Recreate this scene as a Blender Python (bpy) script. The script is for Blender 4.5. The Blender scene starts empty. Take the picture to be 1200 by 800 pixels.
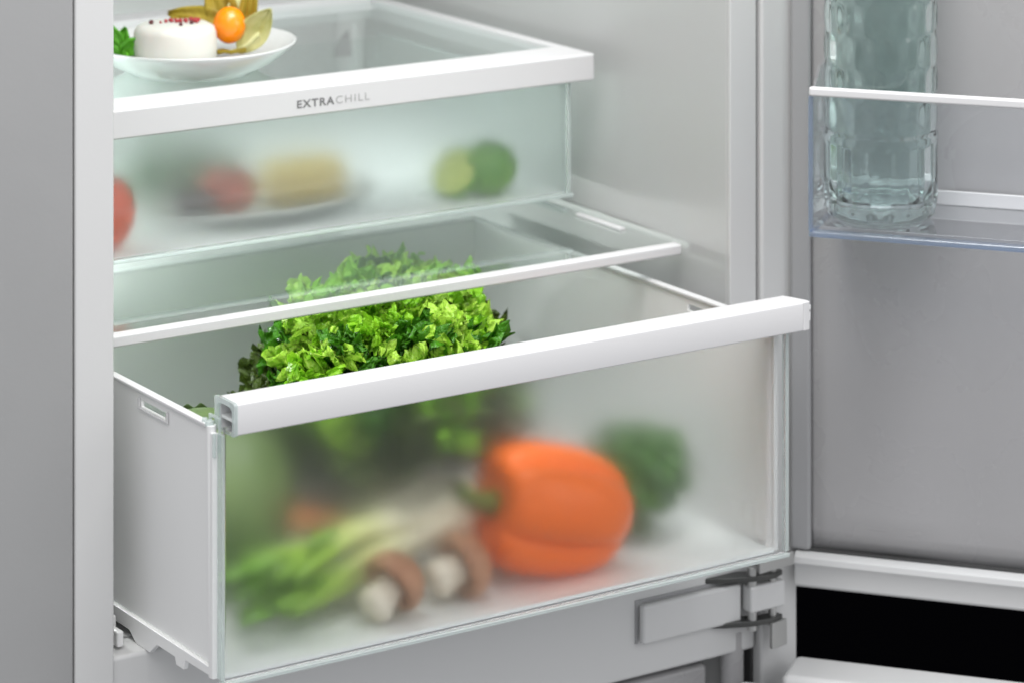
import bpy, bmesh, math, random
from mathutils import Vector, Matrix, Quaternion, noise
random.seed(7)
R = math.radians
SC = bpy.context.scene

# ------------------------------------------------------------------ camera, world, lights
def W(X, Y, h):                       # plan coordinates of the survey (h = metres below eye level) to world
    return Vector((X - 1.2, Y - 1.9, 1.0 - h))

cam = bpy.data.cameras.new("camera"); camo = bpy.data.objects.new("camera", cam)
SC.collection.objects.link(camo); SC.camera = camo
camo.location = W(0, 0, 0)
camo.rotation_euler = (R(90), 0, R(-33.3))
cam.sensor_width = 36; cam.lens = 114.24; cam.shift_y = -0.85
cam.clip_start = 0.05; cam.clip_end = 50
cam.dof.use_dof = True; cam.dof.focus_distance = 2.16; cam.dof.aperture_fstop = 7.0

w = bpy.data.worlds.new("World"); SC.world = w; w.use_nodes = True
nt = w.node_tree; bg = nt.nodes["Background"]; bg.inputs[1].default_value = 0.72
# added ambient light for an unseen room, dimmed below the horizon to soften reflections
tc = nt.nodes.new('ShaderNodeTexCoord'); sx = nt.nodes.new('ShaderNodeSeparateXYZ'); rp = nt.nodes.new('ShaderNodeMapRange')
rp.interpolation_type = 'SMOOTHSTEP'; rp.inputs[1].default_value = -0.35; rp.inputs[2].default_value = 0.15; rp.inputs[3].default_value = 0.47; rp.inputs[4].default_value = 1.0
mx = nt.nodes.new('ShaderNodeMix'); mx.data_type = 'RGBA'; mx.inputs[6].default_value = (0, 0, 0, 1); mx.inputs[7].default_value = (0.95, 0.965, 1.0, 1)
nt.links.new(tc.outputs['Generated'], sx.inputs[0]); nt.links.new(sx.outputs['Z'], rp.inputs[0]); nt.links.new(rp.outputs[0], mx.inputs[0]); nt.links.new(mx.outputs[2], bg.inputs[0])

def area(name, loc, target, sx, sy, power, col=(1, 1, 1)):
    l = bpy.data.lights.new(name, 'AREA'); l.shape = 'RECTANGLE'; l.size = sx; l.size_y = sy
    l.energy = power; l.color = col
    o = bpy.data.objects.new(name, l); SC.collection.objects.link(o)
    o.location = loc; o.rotation_euler = (Vector(target) - Vector(loc)).to_track_quat('-Z', 'Y').to_euler()
    return o
area("softbox_front", (-1.2, -1.25, 2.1), (0.0, 0.1, 0.35), 1.0, 1.0, 12, (1, 0.985, 0.97))
area("softbox_overhead", (0.0, -0.42, 1.75), (0.02, 0.02, 0.3), 0.9, 0.5, 17, (1, 0.995, 0.98))
area("softbox_side", (0.9, -1.6, 1.1), (0.0, 0.1, 0.4), 0.8, 1.0, 5)
area("interior_lamp", (0.0, 0.17, 1.05), (0.0, 0.12, 0.4), 0.40, 0.24, 0.9, (0.97, 1.0, 1.0))
# added fill lights, hidden at the left inner wall to brighten the drawers
area("drawer_fill_light", (-0.2585, 0.30, 0.415), (0.3, 0.20, 0.28), 0.30, 0.035, 3.6, (0.96, 1.0, 0.98))
area("upper_fill_light", (-0.2585, 0.32, 0.485), (0.3, 0.24, 0.47), 0.22, 0.05, 1.0, (0.98, 1.0, 0.99))

SC.view_settings.view_transform = 'Standard'; SC.view_settings.look = 'None'
SC.view_settings.exposure = 0.30; SC.view_settings.gamma = 1.0
SC.cycles.max_bounces = 16; SC.cycles.transmission_bounces = 12; SC.cycles.transparent_max_bounces = 24
SC.cycles.glossy_bounces = 6; SC.cycles.diffuse_bounces = 5
SC.cycles.use_denoising = True
SC.cycles.sample_clamp_indirect = 4.0

# ------------------------------------------------------------------ materials
MATS = {}
def principled(name, col, rough=0.4, bump=0.0, bscale=300, var=0.0, vscale=20, **kw):
    m = bpy.data.materials.new(name); m.use_nodes = True; nt = m.node_tree
    p = nt.nodes["Principled BSDF"]
    p.inputs['Base Color'].default_value = (*col, 1); p.inputs['Roughness'].default_value = rough
    for k, v in kw.items(): p.inputs[k.replace('_', ' ')].default_value = v
    tc = nt.nodes.new('ShaderNodeTexCoord')
    if bump:
        n = nt.nodes.new('ShaderNodeTexNoise'); n.inputs['Scale'].default_value = bscale; n.inputs['Detail'].default_value = 4
        b = nt.nodes.new('ShaderNodeBump'); b.inputs['Strength'].default_value = bump; b.inputs['Distance'].default_value = 0.001
        nt.links.new(tc.outputs['Object'], n.inputs['Vector'])
        nt.links.new(n.outputs['Fac'], b.inputs['Height']); nt.links.new(b.outputs['Normal'], p.inputs['Normal'])
    if var:
        n = nt.nodes.new('ShaderNodeTexNoise'); n.inputs['Scale'].default_value = vscale; n.inputs['Detail'].default_value = 5
        hs = nt.nodes.new('ShaderNodeMix'); hs.data_type = 'RGBA'
        hs.inputs[6].default_value = (*[c * (1 - var) for c in col], 1); hs.inputs[7].default_value = (*[min(1, c * (1 + var)) for c in col], 1)
        nt.links.new(tc.outputs['Object'], n.inputs['Vector'])
        nt.links.new(n.outputs['Fac'], hs.inputs[0]); nt.links.new(hs.outputs[2], p.inputs['Base Color'])
    if bump and rough > 0.2:              # handling marks: the gloss varies softly across the part
        n = nt.nodes.new('ShaderNodeTexNoise'); n.inputs['Scale'].default_value = 14; n.inputs['Detail'].default_value = 7; n.inputs['Distortion'].default_value = 0.8
        mr = nt.nodes.new('ShaderNodeMapRange'); mr.inputs[1].default_value = 0.35; mr.inputs[2].default_value = 0.7
        mr.inputs[3].default_value = rough * 0.92; mr.inputs[4].default_value = min(1, rough * 1.18)
        nt.links.new(tc.outputs['Object'], n.inputs['Vector']); nt.links.new(n.outputs['Fac'], mr.inputs[0]); nt.links.new(mr.outputs[0], p.inputs['Roughness'])
    MATS[name] = m
    return m

def ramp_mat(name, stops, rough, scale=20, detail=6, bump=0.3, bscale=60, translucent=0.0, stretch=(1, 1, 1), **kw):
    m = principled(name, stops[0][1], rough, **kw); nt = m.node_tree; p = nt.nodes["Principled BSDF"]
    tc = nt.nodes.new('ShaderNodeTexCoord'); mp = nt.nodes.new('ShaderNodeMapping'); mp.inputs['Scale'].default_value = stretch
    n = nt.nodes.new('ShaderNodeTexNoise'); n.inputs['Scale'].default_value = scale; n.inputs['Detail'].default_value = detail
    r = nt.nodes.new('ShaderNodeValToRGB'); e = r.color_ramp.elements
    while len(e) < len(stops): e.new(0.5)
    for i, (pos, c) in enumerate(stops): e[i].position = pos; e[i].color = (*c, 1)
    nt.links.new(tc.outputs['Object'], mp.inputs[0]); nt.links.new(mp.outputs[0], n.inputs['Vector'])
    nt.links.new(n.outputs['Fac'], r.inputs[0]); nt.links.new(r.outputs[0], p.inputs['Base Color'])
    if bump:
        n2 = nt.nodes.new('ShaderNodeTexNoise'); n2.inputs['Scale'].default_value = bscale; n2.inputs['Detail'].default_value = 4
        b = nt.nodes.new('ShaderNodeBump'); b.inputs['Strength'].default_value = bump; b.inputs['Distance'].default_value = 0.002
        nt.links.new(mp.outputs[0], n2.inputs['Vector']); nt.links.new(n2.outputs['Fac'], b.inputs['Height'])
        nt.links.new(b.outputs['Normal'], p.inputs['Normal'])
    if translucent:
        out = nt.nodes["Material Output"]; t = nt.nodes.new('ShaderNodeBsdfTranslucent'); mx = nt.nodes.new('ShaderNodeMixShader')
        mx.inputs[0].default_value = translucent; nt.links.new(r.outputs[0], t.inputs['Color'])
        nt.links.new(p.outputs[0], mx.inputs[1]); nt.links.new(t.outputs[0], mx.inputs[2]); nt.links.new(mx.outputs[0], out.inputs['Surface'])
    return m

def clear_mat(name, tint, rough=0.02, ior=1.5, milk=0.0):
    """clear sheet: transparent body with fresnel reflections on each face"""
    m = bpy.data.materials.new(name); m.use_nodes = True; nt = m.node_tree; nt.nodes.remove(nt.nodes["Principled BSDF"])
    out = nt.nodes["Material Output"]
    tr = nt.nodes.new('ShaderNodeBsdfTransparent'); tr.inputs[0].default_value = (*tint, 1)
    gl = nt.nodes.new('ShaderNodeBsdfGlossy'); gl.inputs['Roughness'].default_value = rough; gl.inputs[0].default_value = (1, 1, 1, 1)
    fr = nt.nodes.new('ShaderNodeFresnel'); fr.inputs[0].default_value = ior
    geo = nt.nodes.new('ShaderNodeNewGeometry'); mp = nt.nodes.new('ShaderNodeMath'); mp.operation = 'MULTIPLY'
    inv = nt.nodes.new('ShaderNodeMath'); inv.operation = 'SUBTRACT'; inv.inputs[0].default_value = 1
    nt.links.new(geo.outputs['Backfacing'], inv.inputs[1]); bo = nt.nodes.new('ShaderNodeMath'); bo.operation = 'MULTIPLY'; bo.inputs[1].default_value = 1.6; bo.use_clamp = True
    nt.links.new(fr.outputs[0], bo.inputs[0]); nt.links.new(bo.outputs[0], mp.inputs[0]); nt.links.new(inv.outputs[0], mp.inputs[1])
    mx = nt.nodes.new('ShaderNodeMixShader'); nt.links.new(mp.outputs[0], mx.inputs[0])
    last = tr
    if milk:
        d = nt.nodes.new('ShaderNodeBsdfDiffuse'); d.inputs[0].default_value = (0.8, 0.84, 0.83, 1)
        t2 = nt.nodes.new('ShaderNodeBsdfTranslucent'); t2.inputs[0].default_value = (0.8, 0.84, 0.83, 1)
        m1 = nt.nodes.new('ShaderNodeMixShader'); m1.inputs[0].default_value = 0.5
        nt.links.new(d.outputs[0], m1.inputs[1]); nt.links.new(t2.outputs[0], m1.inputs[2])
        m2 = nt.nodes.new('ShaderNodeMixShader'); m2.inputs[0].default_value = milk
        nt.links.new(tr.outputs[0], m2.inputs[1]); nt.links.new(m1.outputs[0], m2.inputs[2]); last = m2
    nt.links.new(last.outputs[0], mx.inputs[1]); nt.links.new(gl.outputs[0], mx.inputs[2]); nt.links.new(mx.outputs[0], out.inputs['Surface'])
    return m

def frost_mat(name, rough, tint, milk=0.12):
    """satin glass: rough refraction plus a little milky scatter"""
    m = bpy.data.materials.new(name); m.use_nodes = True; nt = m.node_tree; p = nt.nodes["Principled BSDF"]
    p.inputs['Base Color'].default_value = (*tint, 1); p.inputs['Roughness'].default_value = rough
    p.inputs['Transmission Weight'].default_value = 1; p.inputs['IOR'].default_value = 1.36
    out = nt.nodes["Material Output"]
    d = nt.nodes.new('ShaderNodeBsdfDiffuse'); d.inputs[0].default_value = (0.80, 0.86, 0.84, 1)
    t2 = nt.nodes.new('ShaderNodeBsdfTranslucent'); t2.inputs[0].default_value = (0.80, 0.86, 0.84, 1)
    m1 = nt.nodes.new('ShaderNodeMixShader'); m1.inputs[0].default_value = 0.5
    nt.links.new(d.outputs[0], m1.inputs[1]); nt.links.new(t2.outputs[0], m1.inputs[2])
    mx = nt.nodes.new('ShaderNodeMixShader'); mx.inputs[0].default_value = milk
    nt.links.new(p.outputs[0], mx.inputs[1]); nt.links.new(m1.outputs[0], mx.inputs[2]); nt.links.new(mx.outputs[0], out.inputs['Surface'])
    return m

white = principled("white_plastic", (0.61, 0.605, 0.61), 0.32, bump=0.03, bscale=600)
liner = principled("liner_plastic", (0.475, 0.477, 0.472), 0.38, bump=0.04, bscale=500, var=0.015, vscale=5)
drawer_pl = principled("drawer_plastic", (0.79, 0.79, 0.785), 0.30, bump=0.03, bscale=500)
drawer_fl = principled("drawer_floor_plastic", (0.88, 0.905, 0.90), 0.35)
panel_w = principled("cabinet_edge", (0.545, 0.545, 0.542), 0.45, bump=0.04, bscale=400)
side_grey = principled("side_grey_steel", (0.33, 0.33, 0.33), 0.42, bump=0.05, bscale=300, Metallic=0.3)
door_pl = principled("door_liner_plastic", (0.345, 0.339, 0.342), 0.27, bump=0.04, bscale=500, var=0.02, vscale=4)
gasket_m = principled("gasket_rubber", (0.30, 0.30, 0.305), 0.55)
dark_m = principled("dark_hinge_metal", (0.075, 0.076, 0.073), 0.35, Metallic=0.6)
steel_m = principled("steel", (0.45, 0.45, 0.44), 0.32, Metallic=0.8)
black_m = principled("black_board", (0.0015, 0.0015, 0.002), 0.9, Specular_IOR_Level=0.0)
gap_m = principled("gap_dark", (0.05, 0.05, 0.05), 0.6)
ink_m = principled("grey_ink", (0.16, 0.16, 0.16), 0.5)
ink_l = principled("pale_grey_ink", (0.36, 0.36, 0.36), 0.5)
shelf_glass = clear_mat("shelf_glass", (0.935, 0.965, 0.955), 0.015, 1.5)
upper_glass = clear_mat("upper_shelf_glass", (0.93, 0.97, 0.96), 0.03, 1.5)
bin_clear = clear_mat("clear_blue_plastic", (0.965, 0.972, 0.985), 0.03, 1.49, milk=0.015)
bin_edge = clear_mat("blue_edge_plastic", (0.50, 0.62, 0.82), 0.06, 1.49, milk=0.22)
side_clear = clear_mat("drawer_clear_plastic", (0.94, 0.97, 0.96), 0.03, 1.49, milk=0.08)
edge_clear = clear_mat("pale_edge_plastic", (0.85, 0.92, 0.91), 0.05, 1.49, milk=0.55)
frost_low = frost_mat("satin_panel", 0.40, (0.99, 1.0, 0.997), 0.0)
frost_low_out = frost_mat("satin_panel_outside", 0.03, (0.99, 1.0, 0.997), 0.0)
frost_up = frost_mat("satin_panel_upper", 0.52, (0.98, 1.0, 0.995), 0.06)
frost_up_out = frost_mat("satin_panel_upper_outside", 0.03, (0.98, 1.0, 0.995), 0.06)
def outside(o, m):                      # the side facing -Y is the polished outside of the pane
    o.data.materials.append(m)
    for p in o.data.polygons: p.material_index = 1 if p.normal.y < -0.9 else 0

# ------------------------------------------------------------------ helpers
def box(bm, x0, x1, y0, y1, h0, h1):
    vs = [bm.verts.new(W(x, y, h)) for h in (h1, h0) for x, y in ((x0, y0), (x1, y0), (x1, y1), (x0, y1))]
    for f in ((3, 2, 1, 0), (4, 5, 6, 7), (0, 1, 5, 4), (1, 2, 6, 5), (2, 3, 7, 6), (3, 0, 4, 7)): bm.faces.new([vs[i] for i in f])
def hexa(bm, pts):                      # pts: 4 bottom then 4 top world points
    vs = [bm.verts.new(p) for p in pts]
    for f in ((3, 2, 1, 0), (4, 5, 6, 7), (0, 1, 5, 4), (1, 2, 6, 5), (2, 3, 7, 6), (3, 0, 4, 7)): bm.faces.new([vs[i] for i in f])
DT, DN = Vector((0.6222, -0.7828)), Vector((-0.7828, -0.6222))
def dpt(t, n, h, o=(1.5, 1.88)):
    return W(o[0] + DT.x * t + DN.x * n, o[1] + DT.y * t + DN.y * n, h)
def dbox(bm, t0, t1, n0, n1, h0, h1, o=(1.5, 1.88)):
    hexa(bm, [dpt(t, n, h, o) for h in (h1, h0) for t, n in ((t0, n0), (t1, n0), (t1, n1), (t0, n1))])
def cyl(bm, p0, p1, r0, r1=None, seg=20):
    r1 = r0 if r1 is None else r1; p0 = Vector(p0); p1 = Vector(p1); d = p1 - p0
    m = Matrix.Translation((p0 + p1) / 2) @ d.to_track_quat('Z', 'Y').to_matrix().to_4x4()
    bmesh.ops.create_cone(bm, cap_ends=True, segments=seg, radius1=r0, radius2=r1, depth=d.length, matrix=m)
def prism(bm, pts, d):                  # closed outline (world points) extruded by vector d
    a = [bm.verts.new(p) for p in pts]; b = [bm.verts.new(Vector(p) + Vector(d)) for p in pts]; n = len(pts)
    bm.faces.new(a[::-1]); bm.faces.new(b)
    for i in range(n): bm.faces.new((a[i], a[(i + 1) % n], b[(i + 1) % n], b[i]))
def tube(bm, pts, rads, seg=10, cap=True):
    rings = []; n = len(pts); up = Vector((0.13, 0.21, 0.97))
    for i, p in enumerate(pts):
        d = (Vector(pts[min(i + 1, n - 1)]) - Vector(pts[max(i - 1, 0)])).normalized()
        s = d.cross(up).normalized(); u = s.cross(d)
        rings.append([bm.verts.new(Vector(p) + (s * math.cos(a) + u * math.sin(a)) * rads[i]) for a in [2 * math.pi * k / seg for k in range(seg)]])
    for a, b in zip(rings, rings[1:]):
        for k in range(seg): bm.faces.new((a[k], a[(k + 1) % seg], b[(k + 1) % seg], b[k]))
    if cap: bm.faces.new(rings[0][::-1]); bm.faces.new(rings[-1])
def lathe(bm, prof, seg=64, cx=0, cy=0, cz=0, close=False):
    rings = []
    for r, z in prof:
        rings.append([bm.verts.new((cx + r * math.cos(a), cy + r * math.sin(a), cz + z)) for a in [2 * math.pi * k / seg for k in range(seg)]])
    pairs = list(zip(rings, rings[1:])) + ([(rings[-1], rings[0])] if close else [])
    for a, b in pairs:
        for k in range(seg): bm.faces.new((a[k], a[(k + 1) % seg], b[(k + 1) % seg], b[k]))
    if not close:
        bm.faces.new(rings[0][::-1]); bm.faces.new(rings[-1])
def surf(bm, fn, nu, nv, wrap=False):   # grid from fn(u,v)
    g = [[bm.verts.new(fn(i / nu, j / nv)) for i in range(nu + (0 if wrap else 1))] for j in range(nv + 1)]
    for j in range(nv):
        for i in range(nu):
            k = (i + 1) % nu if wrap else i + 1
            bm.faces.new((g[j][i], g[j][k], g[j + 1][k], g[j + 1][i]))
def thing(name, loc, label, cat, group=None):
    o = bpy.data.objects.new(name, None); SC.collection.objects.link(o); o.location = loc; o.empty_display_size = 0.02
    o['label'] = label; o['category'] = cat
    if group: o['group'] = group
    return o
def worldloc(o):
    v = Vector((0, 0, 0))
    while o: v += o.location; o = o.parent
    return v
def obj(name, bm, mat, parent=None, bevel=0.0, smooth=False, origin=None, fix=True, seg=3):
    if fix: bmesh.ops.recalc_face_normals(bm, faces=bm.faces)
    base = worldloc(parent) if parent else Vector((0, 0, 0))
    org = Vector(origin) if origin is not None else base
    bmesh.ops.translate(bm, vec=-org, verts=bm.verts)
    me = bpy.data.meshes.new(name); bm.to_mesh(me); bm.free(); me.materials.append(mat)
    if smooth or bevel:
        for p in me.polygons: p.use_smooth = True
    o = bpy.data.objects.new(name, me); SC.collection.objects.link(o)
    o.location = org - base; o.parent = parent
    if bevel:
        b = o.modifiers.new("bevel", 'BEVEL'); b.width = bevel; b.segments = seg; b.limit_method = 'ANGLE'; b.angle_limit = R(40); b.harden_normals = True
    return o
def tag(o, label, cat, group=None):
    o['label'] = label; o['category'] = cat
    if group: o['group'] = group
    return o
NB = bmesh.new

# ------------------------------------------------------------------ the setting behind
bm = NB(); box(bm, 1.52, 3.2, 2.55, 2.58, -0.3, 1.6)
o = obj("wall", bm, black_m); o['kind'] = 'structure'

# ------------------------------------------------------------------ refrigerator cabinet
FR = thing("refrigerator", W(1.2, 2.2, 1.0), "light grey built-in refrigerator standing open, its door swung back at the right", "refrigerator")
TOP = -0.12
bm = NB(); box(bm, 1.4386, 1.4626, 1.902, 2.44, TOP, 0.765); obj("side_wall", bm, liner, FR, 0.004, seg=4)
bm = NB(); box(bm, 0.9105, 0.9375, 1.902, 2.44, TOP, 0.765); obj("side_wall", bm, liner, FR, 0.004, seg=4)
bm = NB(); box(bm, 0.9105, 1.4626, 2.44, 2.47, TOP, 0.765); obj("back_wall", bm, liner, FR)
bm = NB(); box(bm, 0.9105, 1.4626, 1.95, 2.47, TOP - 0.03, TOP); obj("ceiling", bm, liner, FR)
# floor of the compartment, then the sill between fridge and freezer
bm = NB(); box(bm, 0.9105, 1.4626, 1.93, 2.47, 0.767, 0.80); obj("compartment_floor", bm, liner, FR)
bm = NB(); box(bm, 0.9105, 1.4626, 1.9, 1.93, 0.768, 0.866); obj("sill", bm, panel_w, FR, 0.003)
# front flange strips
bm = NB(); box(bm, 0.9105, 0.9385, 1.897, 1.902, TOP, 0.93); obj("front_flange", bm, panel_w, FR, 0.0015)
bm = NB(); box(bm, 1.4383, 1.4625, 1.899, 1.902, TOP, 0.78); obj("front_flange", bm, panel_w, FR, 0.001)
bm = NB(); box(bm, 1.4626, 1.4650, 1.906, 2.3, TOP, 0.93); obj("gap_seal", bm, gap_m, FR)
bm = NB(); box(bm, 1.4650, 1.4985, 1.896, 2.45, TOP, 0.99); obj("cabinet_side", bm, panel_w, FR, 0.0025)
bm = NB(); box(bm, 0.9092, 0.9105, 1.903, 2.3, TOP, 0.99); obj("gap_seal", bm, gap_m, FR)
bm = NB(); box(bm, 0.55, 0.9092, 1.896, 2.45, TOP, 0.99); obj("outer_side_panel", bm, side_grey, FR, 0.002)
# fillets that round the liner's inner corners
def fillet(x, y, sx, r=0.02, h0=TOP, h1=0.767):
    bm = NB(); pts = [W(x, y, h1)]
    for k in range(9):
        a = R(90) * k / 8
        pts.append(W(x + sx * r * (1 - math.sin(a)), y - r * (1 - math.cos(a)), h1))
    prism(bm, pts, (0, 0, h1 - h0)); obj("corner_fillet", bm, liner, FR, smooth=False)
fillet(1.4384, 2.4398, -1); fillet(0.9377, 2.4398, 1)
bm = NB(); prism(bm, [W(1.4180, 2.4340, h) if k else W(1.4290, 2.4340, h) for k, h in ((0, 0.486), (1, 0.500), (1, 0.508))] + [W(1.4330, 2.4340, 0.508)], (0, 0.006, 0)); obj("dark_wedge", bm, gap_m, FR)  # small black wedge in the back right corner
# ribs the shelves rest on
for h in (0.4690, 0.5835):
    for x0, x1 in ((1.4335, 1.4384), (0.9377, 0.9426)):
        bm = NB(); box(bm, x0, x1, 2.22, 2.40, h, h + 0.008); obj("shelf_rib", bm, liner, FR, 0.002)
# drawer runners on the floor
for x0, x1, s in ((0.9400, 0.9540, 1), (1.4110, 1.4360, -1)):
    bm = NB(); box(bm, x0 + .004, x1, 1.925, 2.35, 0.7505, 0.7665); box(bm, x0 + .007, x1 - .002, 1.9100, 1.9245, 0.7560, 0.7665)
    r = obj("drawer_runner", bm, drawer_pl, FR, 0.0015)
    bm = NB(); cyl(bm, W((x0 + x1) / 2 - .004, 1.945, 0.746), W((x0 + x1) / 2 + .004, 1.945, 0.746), 0.0045); obj("roller", bm, steel_m, r, smooth=False)
bm = NB(); box(bm, 0.9376, 0.9600, 1.932, 2.35, 0.7655, 0.7669); obj("recess_shade", bm, gap_m, FR)  # dark strip that paints shade into the recess beside the drawer
bm = NB(); cyl(bm, W(0.950, 1.8992, 0.792), W(0.950, 1.9006, 0.792), 0.0025); obj("sill_screw", bm, steel_m, FR)
# freezer compartment under the sill
bm = NB(); box(bm, 0.9105, 1.4626, 1.935, 1.96, 0.866, 0.99); obj("freezer_front", bm, liner, FR)
bm = NB(); box(bm, 0.9385, 1.430, 1.915, 1.935, 0.875, 0.99); obj("freezer_drawer_front", bm, door_pl, FR, 0.004)
bm = NB(); cyl(bm, W(1.447, 1.908, 0.851), W(1.447, 1.908, 0.99), 0.0085, seg=28); obj("hinge_post", bm, door_pl, FR, smooth=False, bevel=0.001)
# hinge cover on the sill
bm = NB(); box(bm, 1.3555, 1.4440, 1.892, 1.8985, 0.8125, 0.8405); hc = obj("hinge_cover", bm, panel_w, FR, 0.0025)
bm = NB(); box(bm, 1.3535, 1.4300, 1.8990, 1.9005, 0.8100, 0.8125); box(bm, 1.3535, 1.3555, 1.8990, 1.9005, 0.8125, 0.841); obj("cover_groove", bm, gasket_m, hc)

# hinges
def hinge(hz, flip, o):
    bm = NB()
    out = [(1.412, 1.903), (1.428, 1.892), (1.448, 1.884), (1.466, 1.881), (1.476, 1.885), (1.474, 1.893), (1.458, 1.893), (1.440, 1.903)]
    prism(bm, [W(x, y, hz + 0.004) for x, y in out], (0, 0, 0.004))
    h = obj("hinge", bm, dark_m, FR, 0.0008)
    for x, y, r in ((1.450, 1.888, 0.0036), (1.468, 1.887, 0.0030)):
        bm = NB(); cyl(bm, W(x, y, hz - .006), W(x, y, hz + .008), r); obj("hinge_pin", bm, steel_m, h, 0.0005)
    bm = NB()
    if flip: prism(bm, [W(x, y, hz + 0.022) for x, y in ((1.462, 1.879), (1.478, 1.882), (1.477, 1.886), (1.462, 1.883))], (0, 0, 0.019))
    else: prism(bm, [W(x, y, hz - 0.004) for x, y in ((1.448, 1.876), (1.482, 1.879), (1.481, 1.883), (1.448, 1.880))], (0, 0, 0.010))
    obj("hinge_arm", bm, steel_m, h, 0.0008)
    return h
hinge(0.806, False, None); hinge(0.8385, True, None)
bm = NB(); box(bm, 1.4460, 1.4780, 1.884, 1.8955, 0.8135, 0.833); obj("hinge_block", bm, panel_w, FR, 0.002)

# ------------------------------------------------------------------ fridge door (open)
bm = NB(); dbox(bm, -0.012, 0.56, -0.052, -0.004, TOP, 0.821); DOOR = obj("fridge_door", bm, panel_w, FR, 0.003)
DOOR['label'] = "fridge door swung wide open, smooth grey inner side"
def doorpart(name, bm, mat, bevel=0.0, **k): return obj(name, bm, mat, DOOR, bevel, **k)
bm = NB()
def dface(u, v):                         # pressed inner sheet with shallow vertical swells
    t = -0.002 + 0.554 * u; h = TOP + (0.7935 - TOP) * v
    edge = min(1, u / 0.02) * min(1, (1 - v) / 0.012)
    return dpt(t, 0.0026 * math.sin(t * 38 - 0.4) * edge + 0.0008 * math.sin(t * 83 + 3 * h) * edge + 0.004 * edge - 0.003, h)
surf(bm, dface, 160, 60); o = doorpart("inner_sheet", bm, door_pl, smooth=True)
sm = o.modifiers.new("thick", 'SOLIDIFY'); sm.thickness = 0.001; sm.offset = 0
bm = NB(); dbox(bm, -0.0165, -0.001, -0.004, 0.003, TOP, 0.795); doorpart("gasket", bm, gasket_m, 0.003)
bm = NB(); dbox(bm, -0.012, 0.56, -0.004, 0.0005, 0.7935, 0.7955); doorpart("groove", bm, gap_m)
bm = NB(); prism(bm, [dpt(-0.0125, n, h) for n, h in ((-0.004, 0.7955), (0.003, 0.7960), (0.0075, 0.7985), (0.0085, 0.803), (0.006, 0.806), (0.0055, 0.8195), (0.003, 0.8215), (-0.004, 0.8215))], dpt(0.56, 0, 0) - dpt(-0.0125, 0, 0))
doorpart("bottom_rim", bm, white and panel_w, 0.0008)

# freezer door under it
FO = (1.447, 1.870)
bm = NB(); dbox(bm, 0.012, 0.56, -0.046, 0.0, 0.872, 0.99, FO); FD = obj("freezer_door", bm, panel_w, FR, 0.006, seg=4)
bm = NB(); dbox(bm, -0.018, 0.56, 0.0, 0.014, 0.878, 0.99, FO); obj("gasket", bm, white, FD, 0.005, seg=4)

# ------------------------------------------------------------------ pull-out crisper drawer
DR = thing("crisper_drawer", W(1.19, 2.0, 0.757), "large vegetable drawer with frosted glass front and white bar handle, pulled half out", "drawer")
def wall_with_slot(x0, x1):
    # outline grid in (Y, h) with one slot hole near the top
    ys = [1.812, 1.868, 1.906, 2.196]; hs = [0.600, 0.6062, 0.6106, 0.7515]
    bm = NB(); V = {}
    def v(x, i, j):
        if (x, i, j) not in V:
            tap = (hs[j] - 0.6) / 0.157 * 0.004
            xx = x + (tap if x0 < 1.2 else -tap)
            V[(x, i, j)] = bm.verts.new(W(xx, ys[i], hs[j]))
        return V[(x, i, j)]
    for i in range(3):
        for j in range(3):
            if (i, j) == (1, 1): continue
            for x in (x0, x1): bm.faces.new([v(x, i, j), v(x, i + 1, j), v(x, i + 1, j + 1), v(x, i, j + 1)])
    for i in range(3):
        bm.faces.new([v(x0, i, 0), v(x1, i, 0), v(x1, i + 1, 0), v(x0, i + 1, 0)]); bm.faces.new([v(x0, i, 3), v(x1, i, 3), v(x1, i + 1, 3), v(x0, i + 1, 3)])
    for j in range(3):
        bm.faces.new([v(x0, 0, j), v(x1, 0, j), v(x1, 0, j + 1), v(x0, 0, j + 1)]); bm.faces.new([v(x0, 3, j), v(x1, 3, j), v(x1, 3, j + 1), v(x0, 3, j + 1)])
    bm.faces.new([v(x0, 1, 1), v(x1, 1, 1), v(x1, 2, 1), v(x0, 2, 1)]); bm.faces.new([v(x0, 1, 2), v(x1, 1, 2), v(x1, 2, 2), v(x0, 2, 2)])
    bm.faces.new([v(x0, 1, 1), v(x1, 1, 1), v(x1, 1, 2), v(x0, 1, 2)]); bm.faces.new([v(x0, 2, 1), v(x1, 2, 1), v(x1, 2, 2), v(x0, 2, 2)])
    return bm
for x0, x1, xo, xi in ((0.9620, 0.9646, 0.9600, 0.9660), (1.4048, 1.4074, 1.4030, 1.4095)):
    sw = obj("side_wall", wall_with_slot(x0, x1), drawer_pl, DR, 0.0005)
    bm = NB(); box(bm, xo, xi, 1.8125, 2.198, 0.5985, 0.6012); obj("rim", bm, white, sw, 0.0008)
    if x0 < 1.2:
        bm = NB()
        for (a, b, c, d) in ((1.866, 1.908, 0.6106, 0.6121), (1.866, 1.868, 0.6045, 0.6106), (1.906, 1.908, 0.6045, 0.6106)): box(bm, 0.9605, 0.9619, a, b, c, d)
        obj("slot_rim", bm, white, sw, 0.0003)
bm = NB(); box(bm, 0.9646, 1.4048, 2.1935, 2.196, 0.600, 0.7575); rw = obj("rear_wall", bm, drawer_pl, DR, 0.0005)
bm = NB(); box(bm, 0.9646, 1.4048, 2.191, 2.198, 0.5985, 0.6012); obj("rim", bm, white, rw, 0.0008)
bm = NB(); box(bm, 0.9667, 1.4035, 1.8035, 2.1932, 0.7548, 0.7572); obj("drawer_floor", bm, drawer_fl, DR)
bm = NB(); box(bm, 0.9668, 1.4110, 1.7985, 1.8022, 0.5990, 0.7580); fp = obj("front_panel", bm, frost_low, DR, 0.0006); outside(fp, frost_low_out)
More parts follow.
